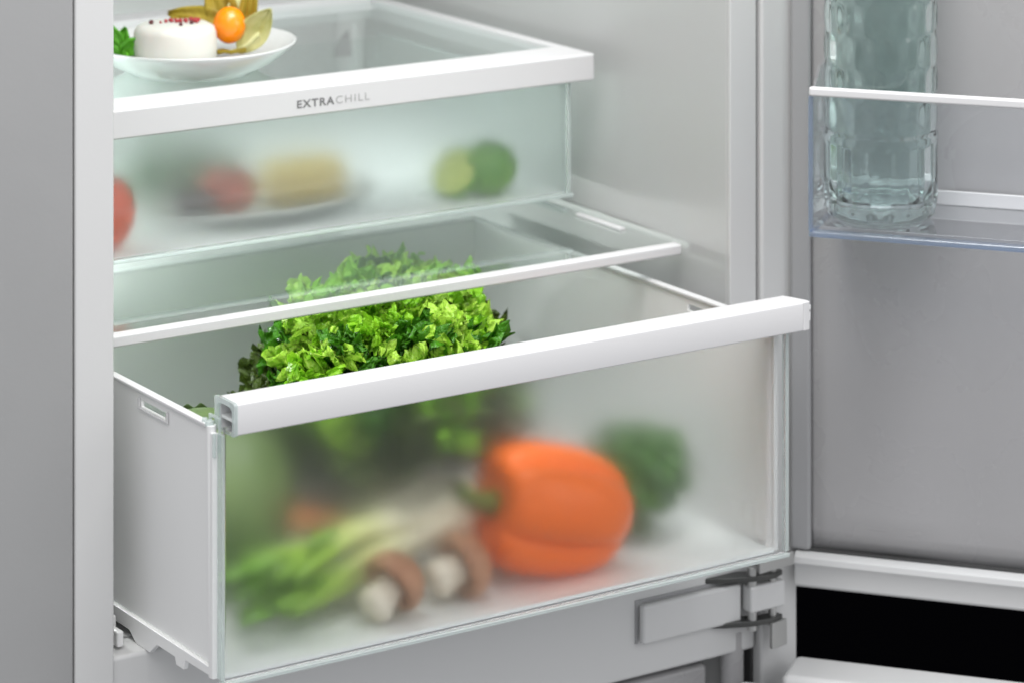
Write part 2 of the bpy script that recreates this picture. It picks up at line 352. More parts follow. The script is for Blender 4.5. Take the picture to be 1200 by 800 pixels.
bm = NB(); box(bm, 0.9640, 0.9666, 1.7985, 1.8045, 0.6030, 0.7570); obj("edge_strip", bm, edge_clear, fp, 0.0005)
bm = NB(); box(bm, 1.4112, 1.4140, 1.7985, 1.8045, 0.6030, 0.7570); obj("edge_strip", bm, edge_clear, fp, 0.0005)
bm = NB(); box(bm, 0.9640, 1.4140, 1.7970, 1.8030, 0.7582, 0.7610); obj("bottom_lip", bm, edge_clear, fp, 0.0008)
for x0, x1 in ((0.9630, 0.9665), (1.4040, 1.4075)):
    bm = NB(); prism(bm, [W(x0, y, h) for y, h in ((1.8140, 0.7518), (2.19, 0.7518), (2.19, 0.762), (1.925, 0.762), (1.915, 0.768), (1.895, 0.768), (1.885, 0.760), (1.860, 0.760), (1.858, 0.7645), (1.848, 0.7645), (1.846, 0.758), (1.8140, 0.7575))], (x1 - x0, 0, 0))
    obj("runner_shoe", bm, drawer_pl, DR, 0.0006)
# rounded front posts joining wall and glass
for x in (0.9632, 1.4062):
    bm = NB(); cyl(bm, W(x, 1.8105, 0.5990), W(x + (0.002 if x < 1.2 else -.002), 1.8105, 0.758), 0.0034, seg=20); obj("corner_post", bm, drawer_pl, DR, smooth=False, bevel=0.0004)
    bm = NB(); box(bm, x - .0022, x + .0018, 1.8046, 1.8085, 0.603, 0.757); obj("corner_web", bm, drawer_pl, DR, 0.0004)
bm = NB()
for y, r, hh in ((1.8115, 0.0030, 0.5965), (1.8180, 0.0018, 0.5962)):
    cyl(bm, W(0.9625, y, 0.600), W(0.9625, y, hh), r, seg=12)
obj("corner_stud", bm, edge_clear, DR, 0.0004)
# clip bracket at the top left: little frame holding the handle
bm = NB()
box(bm, 0.9645, 0.9665, 1.8030, 1.8170, 0.5935, 0.5950); box(bm, 0.9645, 0.9665, 1.8155, 1.8170, 0.5950, 0.602); box(bm, 0.9645, 0.9665, 1.8030, 1.8043, 0.595, 0.615)
cyl(bm, W(0.9620, 1.8045, 0.603), W(0.9620, 1.8045, 0.618), 0.0012, seg=10)
obj("clip", bm, edge_clear, DR, 0.0003)

# bar handle: hollow profile, open at its left end
def ring_profile(bm, outer, inner, x0, x1):
    n = len(outer)
    O0 = [bm.verts.new(W(x0, y, h)) for y, h in outer]; O1 = [bm.verts.new(W(x1, y, h)) for y, h in outer]
    I0 = [bm.verts.new(W(x0, y, h)) for y, h in inner]; I1 = [bm.verts.new(W(x1, y, h)) for y, h in inner]
    for i in range(n):
        j = (i + 1) % n
        bm.faces.new((O0[i], O0[j], O1[j], O1[i])); bm.faces.new((I0[i], I1[i], I1[j], I0[j]))
        bm.faces.new((O0[i], I0[i], I0[j], O0[j])); bm.faces.new((O1[i], O1[j], I1[j], I1[i]))
def rr(y0, y1, h0, h1, r, k=4):
    pts = []
    for cy, ch, a0 in ((y1 - r, h0 + r, 0), (y0 + r, h0 + r, 90), (y0 + r, h1 - r, 180), (y1 - r, h1 - r, 270)):
        for i in range(k + 1):
            a = R(a0 + 90 * i / k); pts.append((cy + r * math.cos(a), ch - r * math.sin(a)))
    return pts
bm = NB()
ring_profile(bm, rr(1.7890, 1.8130, 0.5822, 0.6022, 0.0012), rr(1.7912, 1.8106, 0.5846, 0.6018, 0.0030), 0.9700, 1.4190)
hd = obj("handle", bm, white, DR, smooth=False, bevel=0.0003)
bm = NB(); ring_profile(bm, rr(1.7880, 1.8140, 0.5815, 0.6026, 0.0016), rr(1.7908, 1.8112, 0.5848, 0.6022, 0.0045), 0.9672, 0.9699)
obj("end_cap", bm, edge_clear, hd, bevel=0.0003)
bm = NB(); box(bm, 0.9704, 1.418, 1.7914, 1.8104, 0.5935, 0.5955); obj("inner_rib", bm, drawer_pl, hd, 0.0003)
bm = NB(); prism(bm, [W(x, y, 0.6024) for x, y in ((1.4191, 1.7888), (1.4255, 1.7895), (1.4255, 1.7930), (1.4235, 1.8), (1.4191, 1.8132))], (0, 0, 0.0204))
ec = obj("end_cap", bm, white, hd, 0.0010)
bm = NB(); box(bm, 1.4256, 1.4270, 1.7905, 1.7955, 0.5850, 0.5885); box(bm, 1.4256, 1.4267, 1.7905, 1.7950, 0.5900, 0.5960); obj("end_tab", bm, drawer_pl, ec, 0.0003)

# ------------------------------------------------------------------ lower glass shelf
S2 = thing("glass_shelf", W(1.19, 2.1, 0.582), "clear glass shelf with thin white front strip above the large drawer", "shelf")
bm = NB(); box(bm, 0.9480, 1.4300, 1.9565, 2.37, 0.5750, 0.5790); obj("glass_pane", bm, shelf_glass, S2)
bm = NB(); box(bm, 0.9440, 1.4300, 1.9470, 1.9572, 0.5742, 0.5822); obj("front_strip", bm, white, S2, 0.0016)
bm = NB(); box(bm, 1.4170, 1.4225, 2.0090, 2.0690, 0.5728, 0.5749); obj("edge_clip", bm, white, S2, 0.0008)
bm = NB(); box(bm, 1.4170, 1.4225, 2.0850, 2.3000, 0.5728, 0.5749); obj("edge_clip", bm, edge_clear, S2, 0.0008)
bm = NB(); box(bm, 0.948, 1.4300, 2.3705, 2.3850, 0.5740, 0.5820); obj("rear_strip", bm, white, S2, 0.0012)

# ------------------------------------------------------------------ upper shelf frame with glass
S1 = thing("framed_shelf", W(1.19, 2.2, 0.467), "glass shelf in broad white frame with lettering, carrying the dessert plate", "shelf")
bm = NB()
def framefn(bm):
    box(bm, 0.9480, 1.4192, 2.0450, 2.0870, 0.4462, 0.4668)
framefn(bm); fr = obj("front_rail", bm, white, S1, 0.0016)
bm = NB(); box(bm, 1.4100, 1.4192, 2.0871, 2.3650, 0.4464, 0.4640); obj("side_rail", bm, white, S1, 0.0012)
bm = NB(); box(bm, 0.9480, 0.9570, 2.0871, 2.3650, 0.4464, 0.4640); obj("side_rail", bm, white, S1, 0.0012)
bm = NB(); box(bm, 0.9480, 1.4192, 2.3652, 2.3950, 0.4440, 0.4640); obj("rear_rail", bm, white, S1, 0.0016)
bm = NB(); box(bm, 0.9572, 1.4098, 2.0872, 2.3650, 0.4500, 0.4540); obj("glass_pane", bm, upper_glass, S1)
def lettering(txt, x0, x1, size, bold, mat, par):
    cu = bpy.data.curves.new("text", 'FONT'); cu.body = txt; cu.size = size; cu.extrude = 0.00012; cu.offset = bold; cu.space_character = 1.18
    to = bpy.data.objects.new("tmp", cu); SC.collection.objects.link(to)
    bpy.context.view_layer.update()
    me = bpy.data.meshes.new_from_object(to.evaluated_get(bpy.context.evaluated_depsgraph_get()))
    bpy.data.objects.remove(to)
    xs = [v.co.x for v in me.vertices]; a, b = min(xs), max(xs); k = (x1 - x0) / (b - a)
    base = worldloc(par)
    for v in me.vertices:
        p = W(x0 + (v.co.x - a) * k, 2.0448 - v.co.z * 0.6, 0.4601 - v.co.y); v.co = p - base
    me.materials.clear(); me.materials.append(mat)
    o = bpy.data.objects.new("lettering", me); SC.collection.objects.link(o); o.parent = par
    o['label'] = f'printed word {txt}'
lettering("EXTRA", 1.1577, 1.1887, 0.0078, 0.00016, ink_m, fr)
lettering("CHILL", 1.1900, 1.2185, 0.0078, -0.00004, ink_l, fr)

# ------------------------------------------------------------------ upper drawer
D2 = thing("chiller_drawer", W(1.19, 2.2, 0.556), "shallow closed drawer with frosted glass front under the framed shelf", "drawer")
bm = NB(); box(bm, 0.9650, 1.3990, 2.0520, 2.0560, 0.4675, 0.5520); fp2 = obj("front_panel", bm, frost_up, D2, 0.0006); outside(fp2, frost_up_out)
bm = NB(); box(bm, 0.9640, 1.4040, 2.0510, 2.0570, 0.5522, 0.5552); obj("bottom_lip", bm, edge_clear, fp2, 0.0008)
bm = NB(); box(bm, 1.3992, 1.4020, 2.0518, 2.0600, 0.4675, 0.5520); obj("edge_strip", bm, edge_clear, fp2, 0.0008)
for x0, x1 in ((0.9645, 0.9665), (1.3975, 1.3997)):
    bm = NB(); box(bm, x0, x1, 2.0602, 2.3300, 0.4720, 0.5515); sw = obj("side_wall", bm, side_clear, D2, 0.0004)
    bm = NB(); box(bm, x0 - .0015, x1 + .0015, 2.0602, 2.3320, 0.4700, 0.4719); obj("rim", bm, edge_clear, sw, 0.0005)
bm = NB(); box(bm, 0.9667, 1.3973, 2.3275, 2.3300, 0.4720, 0.5515); obj("rear_wall", bm, side_clear, D2, 0.0004)
bm = NB(); box(bm, 0.9650, 1.3990, 2.0575, 2.3300, 0.5518, 0.5540); obj("drawer_floor", bm, drawer_fl, D2)

# ------------------------------------------------------------------ door shelf and bottle
BI = thing("door_shelf", dpt(0.2, 0.05, 0.539), "clear bluish plastic door bin with a white top rail holding the bottle", "door shelf")
T0, T1 = 0.0212, 0.50
bm = NB(); dbox(bm, T0, T1, 0.004, 0.098, 0.5330, 0.5352); obj("bin_floor", bm, bin_clear, BI, 0.0006)
bm = NB(); dbox(bm, T0, T1, 0.0985, 0.1008, 0.4400, 0.5360); obj("front_panel", bm, bin_clear, BI, 0.0006)
bm = NB(); dbox(bm, T0 - .0005, T1, 0.0975, 0.1035, 0.4345, 0.4410); obj("top_rail", bm, white, BI, 0.0018)
bm = NB(); dbox(bm, T0 - .001, T1, 0.0930, 0.1020, 0.5362, 0.5405); obj("bottom_lip", bm, bin_edge, BI, 0.0015)
bm = NB(); dbox(bm, T0, T1, 0.0035, 0.0060, 0.5225, 0.5329); obj("rear_rail", bm, white, BI, 0.0008)
bm = NB(); prism(bm, [dpt(T0, n, h) for n, h in ((0.0985, 0.5360), (0.0985, 0.4400), (0.075, 0.424), (0.045, 0.4220), (0.012, 0.450), (0.0065, 0.5360))], dpt(0.0022, 0, 0) - dpt(0, 0, 0))
obj("end_panel", bm, bin_clear, BI, 0.0004)
bm = NB(); dbox(bm, T0 - .001, T0 + .0022, 0.0988, 0.1022, 0.4410, 0.5362); obj("corner_edge", bm, bin_edge, BI, 0.0008)
bm = NB(); dbox(bm, T0 - .002, T0 + .001, 0.010, 0.092, 0.5363, 0.5405); obj("side_lip", bm, bin_edge, BI, 0.0012)

bc = dpt(0.0625, 0.056, 0.5328)
BT = thing("glass_bottle", bc, "tall pale green pressed glass bottle standing in the door bin", "bottle")
bottle_glass = bpy.data.materials.new("bottle_glass"); bottle_glass.use_nodes = True
p = bottle_glass.node_tree.nodes["Principled BSDF"]; p.inputs['Base Color'].default_value = (0.86, 0.972, 0.952, 1); p.inputs['Roughness'].default_value = 0.03
p.inputs['Transmission Weight'].default_value = 1; p.inputs['IOR'].default_value = 1.5
bm = NB()
prof = [(0.0005, 0.006), (0.022, 0.005), (0.0310, 0.0005), (0.0350, 0.0008), (0.0385, 0.004), (0.0395, 0.009)]
z = 0.014
while z < 0.25: prof.append((0.0395, z)); z += 0.0016
prof += [(0.036, 0.262), (0.026, 0.285), (0.0165, 0.30), (0.0150, 0.34), (0.0170, 0.342), (0.0170, 0.352), (0.0120, 0.352), (0.0120, 0.30), (0.022, 0.283), (0.0325, 0.262), (0.0360, 0.25)]
z = 0.24
while z > 0.02: prof.append((0.0362, z)); z -= 0.01
prof += [(0.0345, 0.015), (0.028, 0.0115), (0.0005, 0.0125)]
lathe(bm, prof, 240)
for v in bm.verts:
    r = math.hypot(v.co.x, v.co.y); a = math.atan2(v.co.y, v.co.x); zz = v.co.z
    if r > 0.0375 and 0.008 < zz < 0.252:
        d = 0
        if 0.012 < zz < 0.055: d = 0.0013 * abs(math.sin(a * 9))            # stout fluted foot
        elif 0.064 < zz < 0.203:                                            # pressed rows of upright lozenges
            row = int((zz - 0.064) / 0.0232); tt = ((zz - 0.064) / 0.0232) % 1
            d = 0.0011 * abs(math.sin(a * 8 + (math.pi / 2 if row % 2 else 0))) ** 1.5 * math.sin(math.pi * tt) ** 0.6
        if 0.055 <= zz <= 0.062 or 0.205 <= zz <= 0.214: d = 0.0012
        v.co.x += math.cos(a) * d; v.co.y += math.sin(a) * d
bmesh.ops.translate(bm, vec=bc, verts=bm.verts)
obj("bottle_body", bm, bottle_glass, BT, smooth=True)

# ------------------------------------------------------------------ plate and dessert
porcelain = principled("porcelain", (0.63, 0.64, 0.63), 0.18, Coat_Weight=0.5)
pc = W(1.137, 2.169, 0.4499)
bm = NB()
lathe(bm, [(0.0005, 0.0028), (0.042, 0.0028), (0.0445, 0.0), (0.0475, 0.0), (0.052, 0.003), (0.064, 0.0085), (0.076, 0.0185), (0.0785, 0.0212), (0.0788, 0.0224), (0.077, 0.0226),
           (0.068, 0.0150), (0.058, 0.0100), (0.048, 0.0080), (0.0005, 0.0075)], 96)
for v in bm.verts:
    v.co.x *= 1.0 + 0.02 * math.cos(3 * math.atan2(v.co.y, v.co.x))
bmesh.ops.translate(bm, vec=pc, verts=bm.verts)
tag(obj("plate", bm, porcelain, smooth=True, origin=pc), "small white porcelain plate on the upper glass shelf with dessert", "plate")
cream = principled("cream_cheese", (0.58, 0.58, 0.53), 0.5, bump=0.25, bscale=120, Subsurface_Weight=0.15)
pcx = pc + Vector((-0.0135, 0.0, 0.0081)) + Vector((0.0, 0, 0))
CH = thing("cream_dessert", pcx, "round white cream cheese dessert with red peppercorns on the plate", "dessert")
bm = NB()
lathe(bm, [(0.0005, 0), (0.029, 0), (0.0308, 0.0015), (0.0312, 0.010), (0.0306, 0.022), (0.0290, 0.0262), (0.0250, 0.0282), (0.012, 0.0290), (0.0005, 0.0290)], 64)
for v in bm.verts:
    nz = noise.noise(v.co * 45) * 0.0009; v.co.x += nz; v.co.y += nz; v.co.z += noise.noise(v.co * 70) * 0.0005 if v.co.z > 0.005 else 0
bmesh.ops.translate(bm, vec=pcx, verts=bm.verts)
obj("cream_body", bm, cream, CH, smooth=True)
pink = principled("pink_pepper", (0.34, 0.02, 0.025), 0.35); pinkd = principled("dark_pepper", (0.09, 0.015, 0.015), 0.4)
rx = Vector((0.836, -0.549, 0)); fw = Vector((0.549, 0.836, 0))
corns = [(-.0175, -.004, 1.1, 1), (-.0105, -.004, .6, 0), (-.007, .001, .9, 0), (-.003, .003, 1, 0), (-.0045, .007, .8, 0), (.001, .001, 1.0, 0), (.003, .007, .8, 0), (.0035, .003, 1.0, 0), (.007, .006, 1, 0), (.008, .0015, .9, 0),
         (.010, .010, .8, 0), (.0135, .004, 1.1, 0), (.014, .010, .9, 0), (.0125, -.004, 1.0, 1), (.0055, -.013, .9, 1), (.0165, .008, 1, 0), (.0105, .014, .8, 0), (-.001, .010, .6, 0), (.016, .001, .9, 0)]
for a, b, s, dk in corns:
    bm = NB(); bmesh.ops.create_icosphere(bm, subdivisions=2, radius=0.0017 * s)
    c = pcx + rx * a + fw * b + Vector((0, 0, 0.0300))
    bmesh.ops.translate(bm, vec=c, verts=bm.verts); obj("peppercorn", bm, pinkd if dk else pink, CH, smooth=True, origin=c)

# physalis: orange berry in an opened papery husk
orange_b = principled("berry_orange", (0.98, 0.26, 0.0), 0.25, Subsurface_Weight=0.15, Coat_Weight=0.3)
husk_o = ramp_mat("husk_olive", [(0.3, (0.34, 0.24, 0.02)), (0.7, (0.60, 0.48, 0.06))], 0.5, 80, translucent=0.35, bump=0.5, bscale=150)
husk_g = ramp_mat("husk_pale", [(0.3, (0.55, 0.55, 0.18)), (0.7, (0.80, 0.78, 0.45))], 0.5, 80, translucent=0.35, bump=0.5, bscale=150)
bp = pc + rx * 0.0275 + fw * 0.012 + Vector((0, 0, 0.0085))
PH = thing("physalis", bp, "orange physalis berry in its opened papery husk behind the dessert", "fruit")
bcen = bp + Vector((0, 0, 0.0235))
bm = NB(); bmesh.ops.create_uvsphere(bm, u_segments=32, v_segments=20, radius=0.0124); bmesh.ops.scale(bm, vec=(1, 1, 1.12), verts=bm.verts); bmesh.ops.translate(bm, vec=bcen, verts=bm.verts)
obj("berry", bm, orange_b, PH, smooth=True, origin=bcen)
def petal(base, direc, up, L, wdt, curl, mat, par, name="husk_leaf", seed=0):
    direc = Vector(direc).normalized(); up = Vector(up); up = (up - direc * up.dot(direc)).normalized(); side = direc.cross(up)
    bm = NB()
    def fn(u, v):
        s = (u - 0.5) * 2; wv = wdt * (math.sin(math.pi * min(1, v * 0.93 + 0.05)) ** 0.8) * (1 - 0.25 * v)
        return Vector(base) + direc * (L * v) + side * (s * wv) + up * (curl * v * v * L + 0.25 * wdt * s * s + 0.0012 * math.sin(9 * s + seed) * v + 0.0015 * noise.noise(Vector((s * 2, v * 4, seed))))
    surf(bm, fn, 14, 18); o = obj(name, bm, mat, par, smooth=True, origin=base)
    m = o.modifiers.new("t", 'SOLIDIFY'); m.thickness = 0.0004
    return o
hb = bp + Vector((0, 0, 0.004))
petal(hb + fw * 0.006 + Vector((0, 0, .017)), -rx * 1.0 + fw * 0.15 + Vector((0, 0, 0.22)), -fw + Vector((0, 0, 0.5)), 0.050, 0.012, -0.10, husk_o, PH, seed=1)
petal(hb + fw * 0.010 + Vector((0, 0, .01)), -rx * 0.35 + fw * 0.25 + Vector((0, 0, 1)), -fw, 0.046, 0.014, 0.1, husk_o, PH, seed=2)
petal(hb + fw * 0.008 + Vector((0, 0, .01)), rx * 0.30 + fw * 0.2 + Vector((0, 0, 1)), -fw, 0.044, 0.010, -0.2, husk_g, PH, seed=3)
petal(hb + rx * 0.008, rx * 0.72 + fw * 0.1 + Vector((0, 0, 1)), -fw, 0.040, 0.013, 0.2, husk_g, PH, seed=4)
petal(hb + rx * 0.002 - fw * 0.008, rx * 0.9 - fw * 0.2 + Vector((0, 0, 0.15)), (0, 0, 1), 0.024, 0.009, 0.4, husk_g, PH, seed=5)
petal(hb - rx * 0.010 - fw * 0.006, rx * 0.9 - fw * 0.4 + Vector((0, 0, 0.02)), (0, 0, 1), 0.026, 0.007, 0.1, husk_o, PH, seed=6)
petal(hb + rx * 0.010 + fw * 0.004 + Vector((0, 0, .006)), rx * 0.15 + fw * 0.2 + Vector((0, 0, 1)), -fw, 0.050, 0.008, 0.2, husk_o, PH, seed=7)

mint_m = ramp_mat("mint_leaf", [(0.3, (0.07, 0.32, 0.012)), (0.7, (0.18, 0.58, 0.04))], 0.4, 60, translucent=0.25, bump=0.5, bscale=120)
mp0 = pc - rx * 0.052 - fw * 0.012 + Vector((0, 0, 0.0105))
MI = thing("mint_sprig", mp0, "fresh green mint sprig on the left rim of the plate", "herb")
for i, (dx, dz, L, wd, dy, b0) in enumerate(((-0.5, 0.9, .024, .009, .1, .006), (0.75, 0.55, .022, .0075, -.1, .004), (-1, 0.25, .022, .009, -.2, .003), (0.2, 1, .018, .006, .3, .006), (-.8, .9, .026, .008, .2, .010), (0.5, -.05, .016, .006, -.5, .003))):
    petal(mp0 + Vector((0, 0, b0)), rx * dx + fw * dy + Vector((0, 0, dz)), -fw, L, wd, 0.2, mint_m, MI, "leaf", seed=i)
bm = NB(); tube(bm, [mp0 + rx * 0.014 - fw * .004, mp0 + rx * 0.008 + Vector((0, 0, .006)), mp0 + Vector((0, 0, .008)), mp0 - rx * .012 + Vector((0, 0, .012))], [.0008, .0009, .001, .0008], 8)
obj("stem", bm, mint_m, MI, smooth=True)

# ------------------------------------------------------------------ lettuce in the big drawer
def lettuce_mat(name, stops, trans):
    m = principled(name, (0.1, 0.3, 0.02), 0.30); nt = m.node_tree; p = nt.nodes["Principled BSDF"]
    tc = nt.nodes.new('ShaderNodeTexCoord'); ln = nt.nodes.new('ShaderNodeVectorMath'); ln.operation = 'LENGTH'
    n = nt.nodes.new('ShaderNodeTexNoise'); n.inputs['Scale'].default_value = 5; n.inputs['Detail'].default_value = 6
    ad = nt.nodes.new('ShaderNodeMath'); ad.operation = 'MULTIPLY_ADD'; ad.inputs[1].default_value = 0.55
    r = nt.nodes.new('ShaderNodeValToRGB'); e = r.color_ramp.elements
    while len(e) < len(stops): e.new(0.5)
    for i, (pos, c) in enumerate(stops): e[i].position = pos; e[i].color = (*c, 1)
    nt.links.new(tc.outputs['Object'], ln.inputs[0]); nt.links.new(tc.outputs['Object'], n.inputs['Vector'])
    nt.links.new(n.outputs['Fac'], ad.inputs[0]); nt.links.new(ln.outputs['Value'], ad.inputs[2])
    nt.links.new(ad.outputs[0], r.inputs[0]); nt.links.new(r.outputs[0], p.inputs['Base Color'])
    n2 = nt.nodes.new('ShaderNodeTexNoise'); n2.inputs['Scale'].default_value = 14
    b = nt.nodes.new('ShaderNodeBump'); b.inputs['Strength'].default_value = 0.4; b.inputs['Distance'].default_value = 0.02
    nt.links.new(tc.outputs['Object'], n2.inputs['Vector']); nt.links.new(n2.outputs['Fac'], b.inputs['Height']); nt.links.new(b.outputs['Normal'], p.inputs['Normal'])
    out = nt.nodes["Material Output"]; t = nt.nodes.new('ShaderNodeBsdfTranslucent'); mx = nt.nodes.new('ShaderNodeMixShader')
    mx.inputs[0].default_value = trans; nt.links.new(r.outputs[0], t.inputs['Color'])
    nt.links.new(p.outputs[0], mx.inputs[1]); nt.links.new(t.outputs[0], mx.inputs[2]); nt.links.new(mx.outputs[0], out.inputs['Surface'])
    return m
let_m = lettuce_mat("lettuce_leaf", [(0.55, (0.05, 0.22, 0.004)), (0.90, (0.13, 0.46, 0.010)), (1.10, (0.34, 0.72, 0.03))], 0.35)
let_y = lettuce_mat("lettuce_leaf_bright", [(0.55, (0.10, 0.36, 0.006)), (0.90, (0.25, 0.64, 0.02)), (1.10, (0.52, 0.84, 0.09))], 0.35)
let_d = lettuce_mat("lettuce_leaf_dark", [(0.55, (0.012, 0.06, 0.003)), (0.95, (0.03, 0.15, 0.006)), (1.15, (0.07, 0.26, 0.012))], 0.25)  # dark copy; on the left leaves it paints shade into the colour
let_b = lettuce_mat("lettuce_leaf_olive", [(0.55, (0.04, 0.045, 0.012)), (0.95, (0.06, 0.085, 0.016)), (1.15, (0.09, 0.14, 0.022))], 0.2)  # dark olive copy for the lower leaves
LB = W(1.198, 1.992, 0.7545)
LT = thing("lettuce", LB, "bright green frilly lettuce head filling the back of the open drawer", "lettuce")
def leaf_mesh(seed):
    rnd = random.Random(seed); ph = [rnd.uniform(0, 6.28) for _ in range(8)]
    bm = NB(); nu, nv = 240, 26; spread = rnd.uniform(0.95, 1.25); o1 = Vector((seed * 7.3, seed * 3.1, 0))
    def vn(p): return Vector((noise.noise(p), noise.noise(p + Vector((31, 0, 0))), noise.noise(p + Vector((0, 57, 0)))))
    def fn(u, v):
        s = (u - 0.5) * 2; th = s * spread
        teeth = (abs(((s * 17 + ph[0]) % 1) - 0.5) * 2) * 0.07 + (abs(((s * 6.3 + ph[1]) % 1) - 0.5) * 2) * 0.12
        r = (0.05 + 0.95 * v) * (1 + v ** 4 * (teeth - 0.1)) * (1 - 0.18 * s * s)
        z = 0.16 * v ** 2 * math.sin(9 * s + ph[2] + v) + 0.10 * s * s * v - 0.12 * v ** 3
        p = Vector((r * math.sin(th), r * math.cos(th), z))
        q = Vector((s * 4.5, v * 1.5, 0)) + o1
        p += vn(q * 1.6) * (0.42 * v ** 2.2) + vn(q * 4.6 + o1) * (0.30 * v ** 3) + vn(q * 10.5) * (0.17 * v ** 3)
        return p
    surf(bm, fn, nu, nv)
    me = bpy.data.meshes.new("lettuce_leaf"); bm.to_mesh(me); bm.free()
    for p in me.polygons: p.use_smooth = True
    return me
leafs = []
for sdd in range(10):
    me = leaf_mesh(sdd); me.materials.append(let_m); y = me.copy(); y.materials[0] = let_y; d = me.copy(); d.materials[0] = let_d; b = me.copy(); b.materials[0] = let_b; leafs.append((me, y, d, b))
rnd = random.Random(11)
NL = 298
for i in range(NL):
    k = (i + 0.5) / NL
    el = math.asin(0.10 + 0.90 * k); az = i * 2.39996 + rnd.uniform(-.2, .2)
    d = Vector((math.cos(el) * math.cos(az), math.cos(el) * math.sin(az), math.sin(el)))
    # reach of the head along this direction: long towards the back, narrow sideways, flat under the shelf
    reach = (abs(d.x / 0.083) ** 3.2 + abs(d.y / 0.160) ** 3.2 + abs(d.z / 0.132) ** 3.2) ** (-1 / 3.2)
    wd = rx * (d.x * (1 - 0.5 * max(0, d.y)) + 0.10 * max(0, d.y)) + fw * d.y + Vector((0, 0, d.z))
    layer = 1.0 if i % 3 else 0.72
    L = rnd.uniform(0.032, 0.050)
    start = LB + Vector((0, 0, 0.040)) + wd * (reach * layer * rnd.uniform(0.95, 1.03) - L * 0.85)
    wd = (wd + Vector((rnd.uniform(-.35, .35), rnd.uniform(-.35, .35), rnd.uniform(-.1, .45)))).normalized()
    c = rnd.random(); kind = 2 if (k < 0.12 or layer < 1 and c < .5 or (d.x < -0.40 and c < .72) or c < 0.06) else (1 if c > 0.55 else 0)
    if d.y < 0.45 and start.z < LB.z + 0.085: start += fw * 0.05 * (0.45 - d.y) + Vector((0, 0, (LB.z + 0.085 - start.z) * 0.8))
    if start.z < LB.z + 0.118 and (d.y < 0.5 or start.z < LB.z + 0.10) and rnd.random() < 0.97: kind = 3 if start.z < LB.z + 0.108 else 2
    tip = start + wd * L
    lim = 1 - 0.5810 - 0.26 * L
    if tip.z > lim and tip.y > -0.02: start.z -= tip.z - lim
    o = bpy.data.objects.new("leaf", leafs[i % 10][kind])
    SC.collection.objects.link(o); o.parent = LT; o.location = start - LB
    zax = (Vector((0, 0, 1)) - wd * wd.z); zax = zax.normalized() if zax.length > 0.05 else -fw
    q = Matrix((wd.cross(zax), wd, zax)).transposed().to_quaternion()
    o.rotation_mode = 'QUATERNION'; o.rotation_quaternion = q @ Quaternion((0, 1, 0), rnd.uniform(-1.2, 1.2))
    o.scale = (L * 0.8, L, L)
bm = NB(); cyl(bm, LB + Vector((.02, .03, .001)), LB + Vector((0, 0, .09)), 0.016, 0.03); obj("heart_stalk", bm, husk_g, LT, 0.002)
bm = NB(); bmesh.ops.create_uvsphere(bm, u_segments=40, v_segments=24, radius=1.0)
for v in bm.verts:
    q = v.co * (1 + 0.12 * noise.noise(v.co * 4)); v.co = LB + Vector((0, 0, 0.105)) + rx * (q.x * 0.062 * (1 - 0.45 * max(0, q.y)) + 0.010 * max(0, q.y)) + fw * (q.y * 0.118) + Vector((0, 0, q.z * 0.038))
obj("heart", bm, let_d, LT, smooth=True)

# ------------------------------------------------------------------ vegetables on the drawer floor
FH = 0.7547
def pepper(name, c, axis, rad, length, mat, stem_mat, label):
    c = Vector(c); ax = Vector(axis).normalized(); up = Vector((0, 0, 1)); s = ax.cross(up).normalized(); u = s.cross(ax)
    T = thing(name, c - Vector((0, 0, rad * 0.98)), label, "pepper")
    bm = NB()
    def fn(uu, vv):
        a = 2 * math.pi * uu; ph = math.pi * vv
        x = math.cos(ph); r = math.sin(ph) ** 0.62
        lobe = 1 - 0.22 * (1 - abs(math.cos(2 * a + 0.55 + 0.15 * math.cos(ph)))) ** 2.4 * (0.5 + 0.5 * math.sin(ph)) + 0.025 * math.sin(3 * a + 1)
        xx = (abs(x) ** 0.85) * (1 if x > 0 else -1)
        dim = 0.22 * math.exp(-(ph / 0.45) ** 2)
        rr_ = rad * r * lobe * (1 + 0.08 * x)
        return c + ax * (length / 2 * (xx - dim) ) + (s * math.cos(a) + u * math.sin(a)) * rr_
    surf(bm, fn, 120, 48, wrap=True); obj("flesh", bm, mat, T, smooth=True)
    b = c + ax * (length / 2 * 0.76)
    bm = NB(); tube(bm, [b, b + ax * .010, b + ax * .022 + u * .003, b + ax * .030 + u * .008], [.011, .0058, .0050, .0062], 14); obj("stem", bm, stem_mat, T, smooth=True)
    return T
orange_p = principled("orange_pepper_skin", (1.0, 0.165, 0.0), 0.32, var=0.08, vscale=25, Specular_IOR_Level=0.35)
stem_g = principled("stem_green", (0.09, 0.17, 0.015), 0.5, var=0.2, vscale=80)
pepper("orange_pepper", W(1.2450, 1.8500, 0.7108), rx * -0.84 - fw * 0.48 + Vector((0, 0, 0.22)), 0.0435, 0.116, orange_p, stem_g, "large glossy orange bell pepper behind the frosted drawer front")

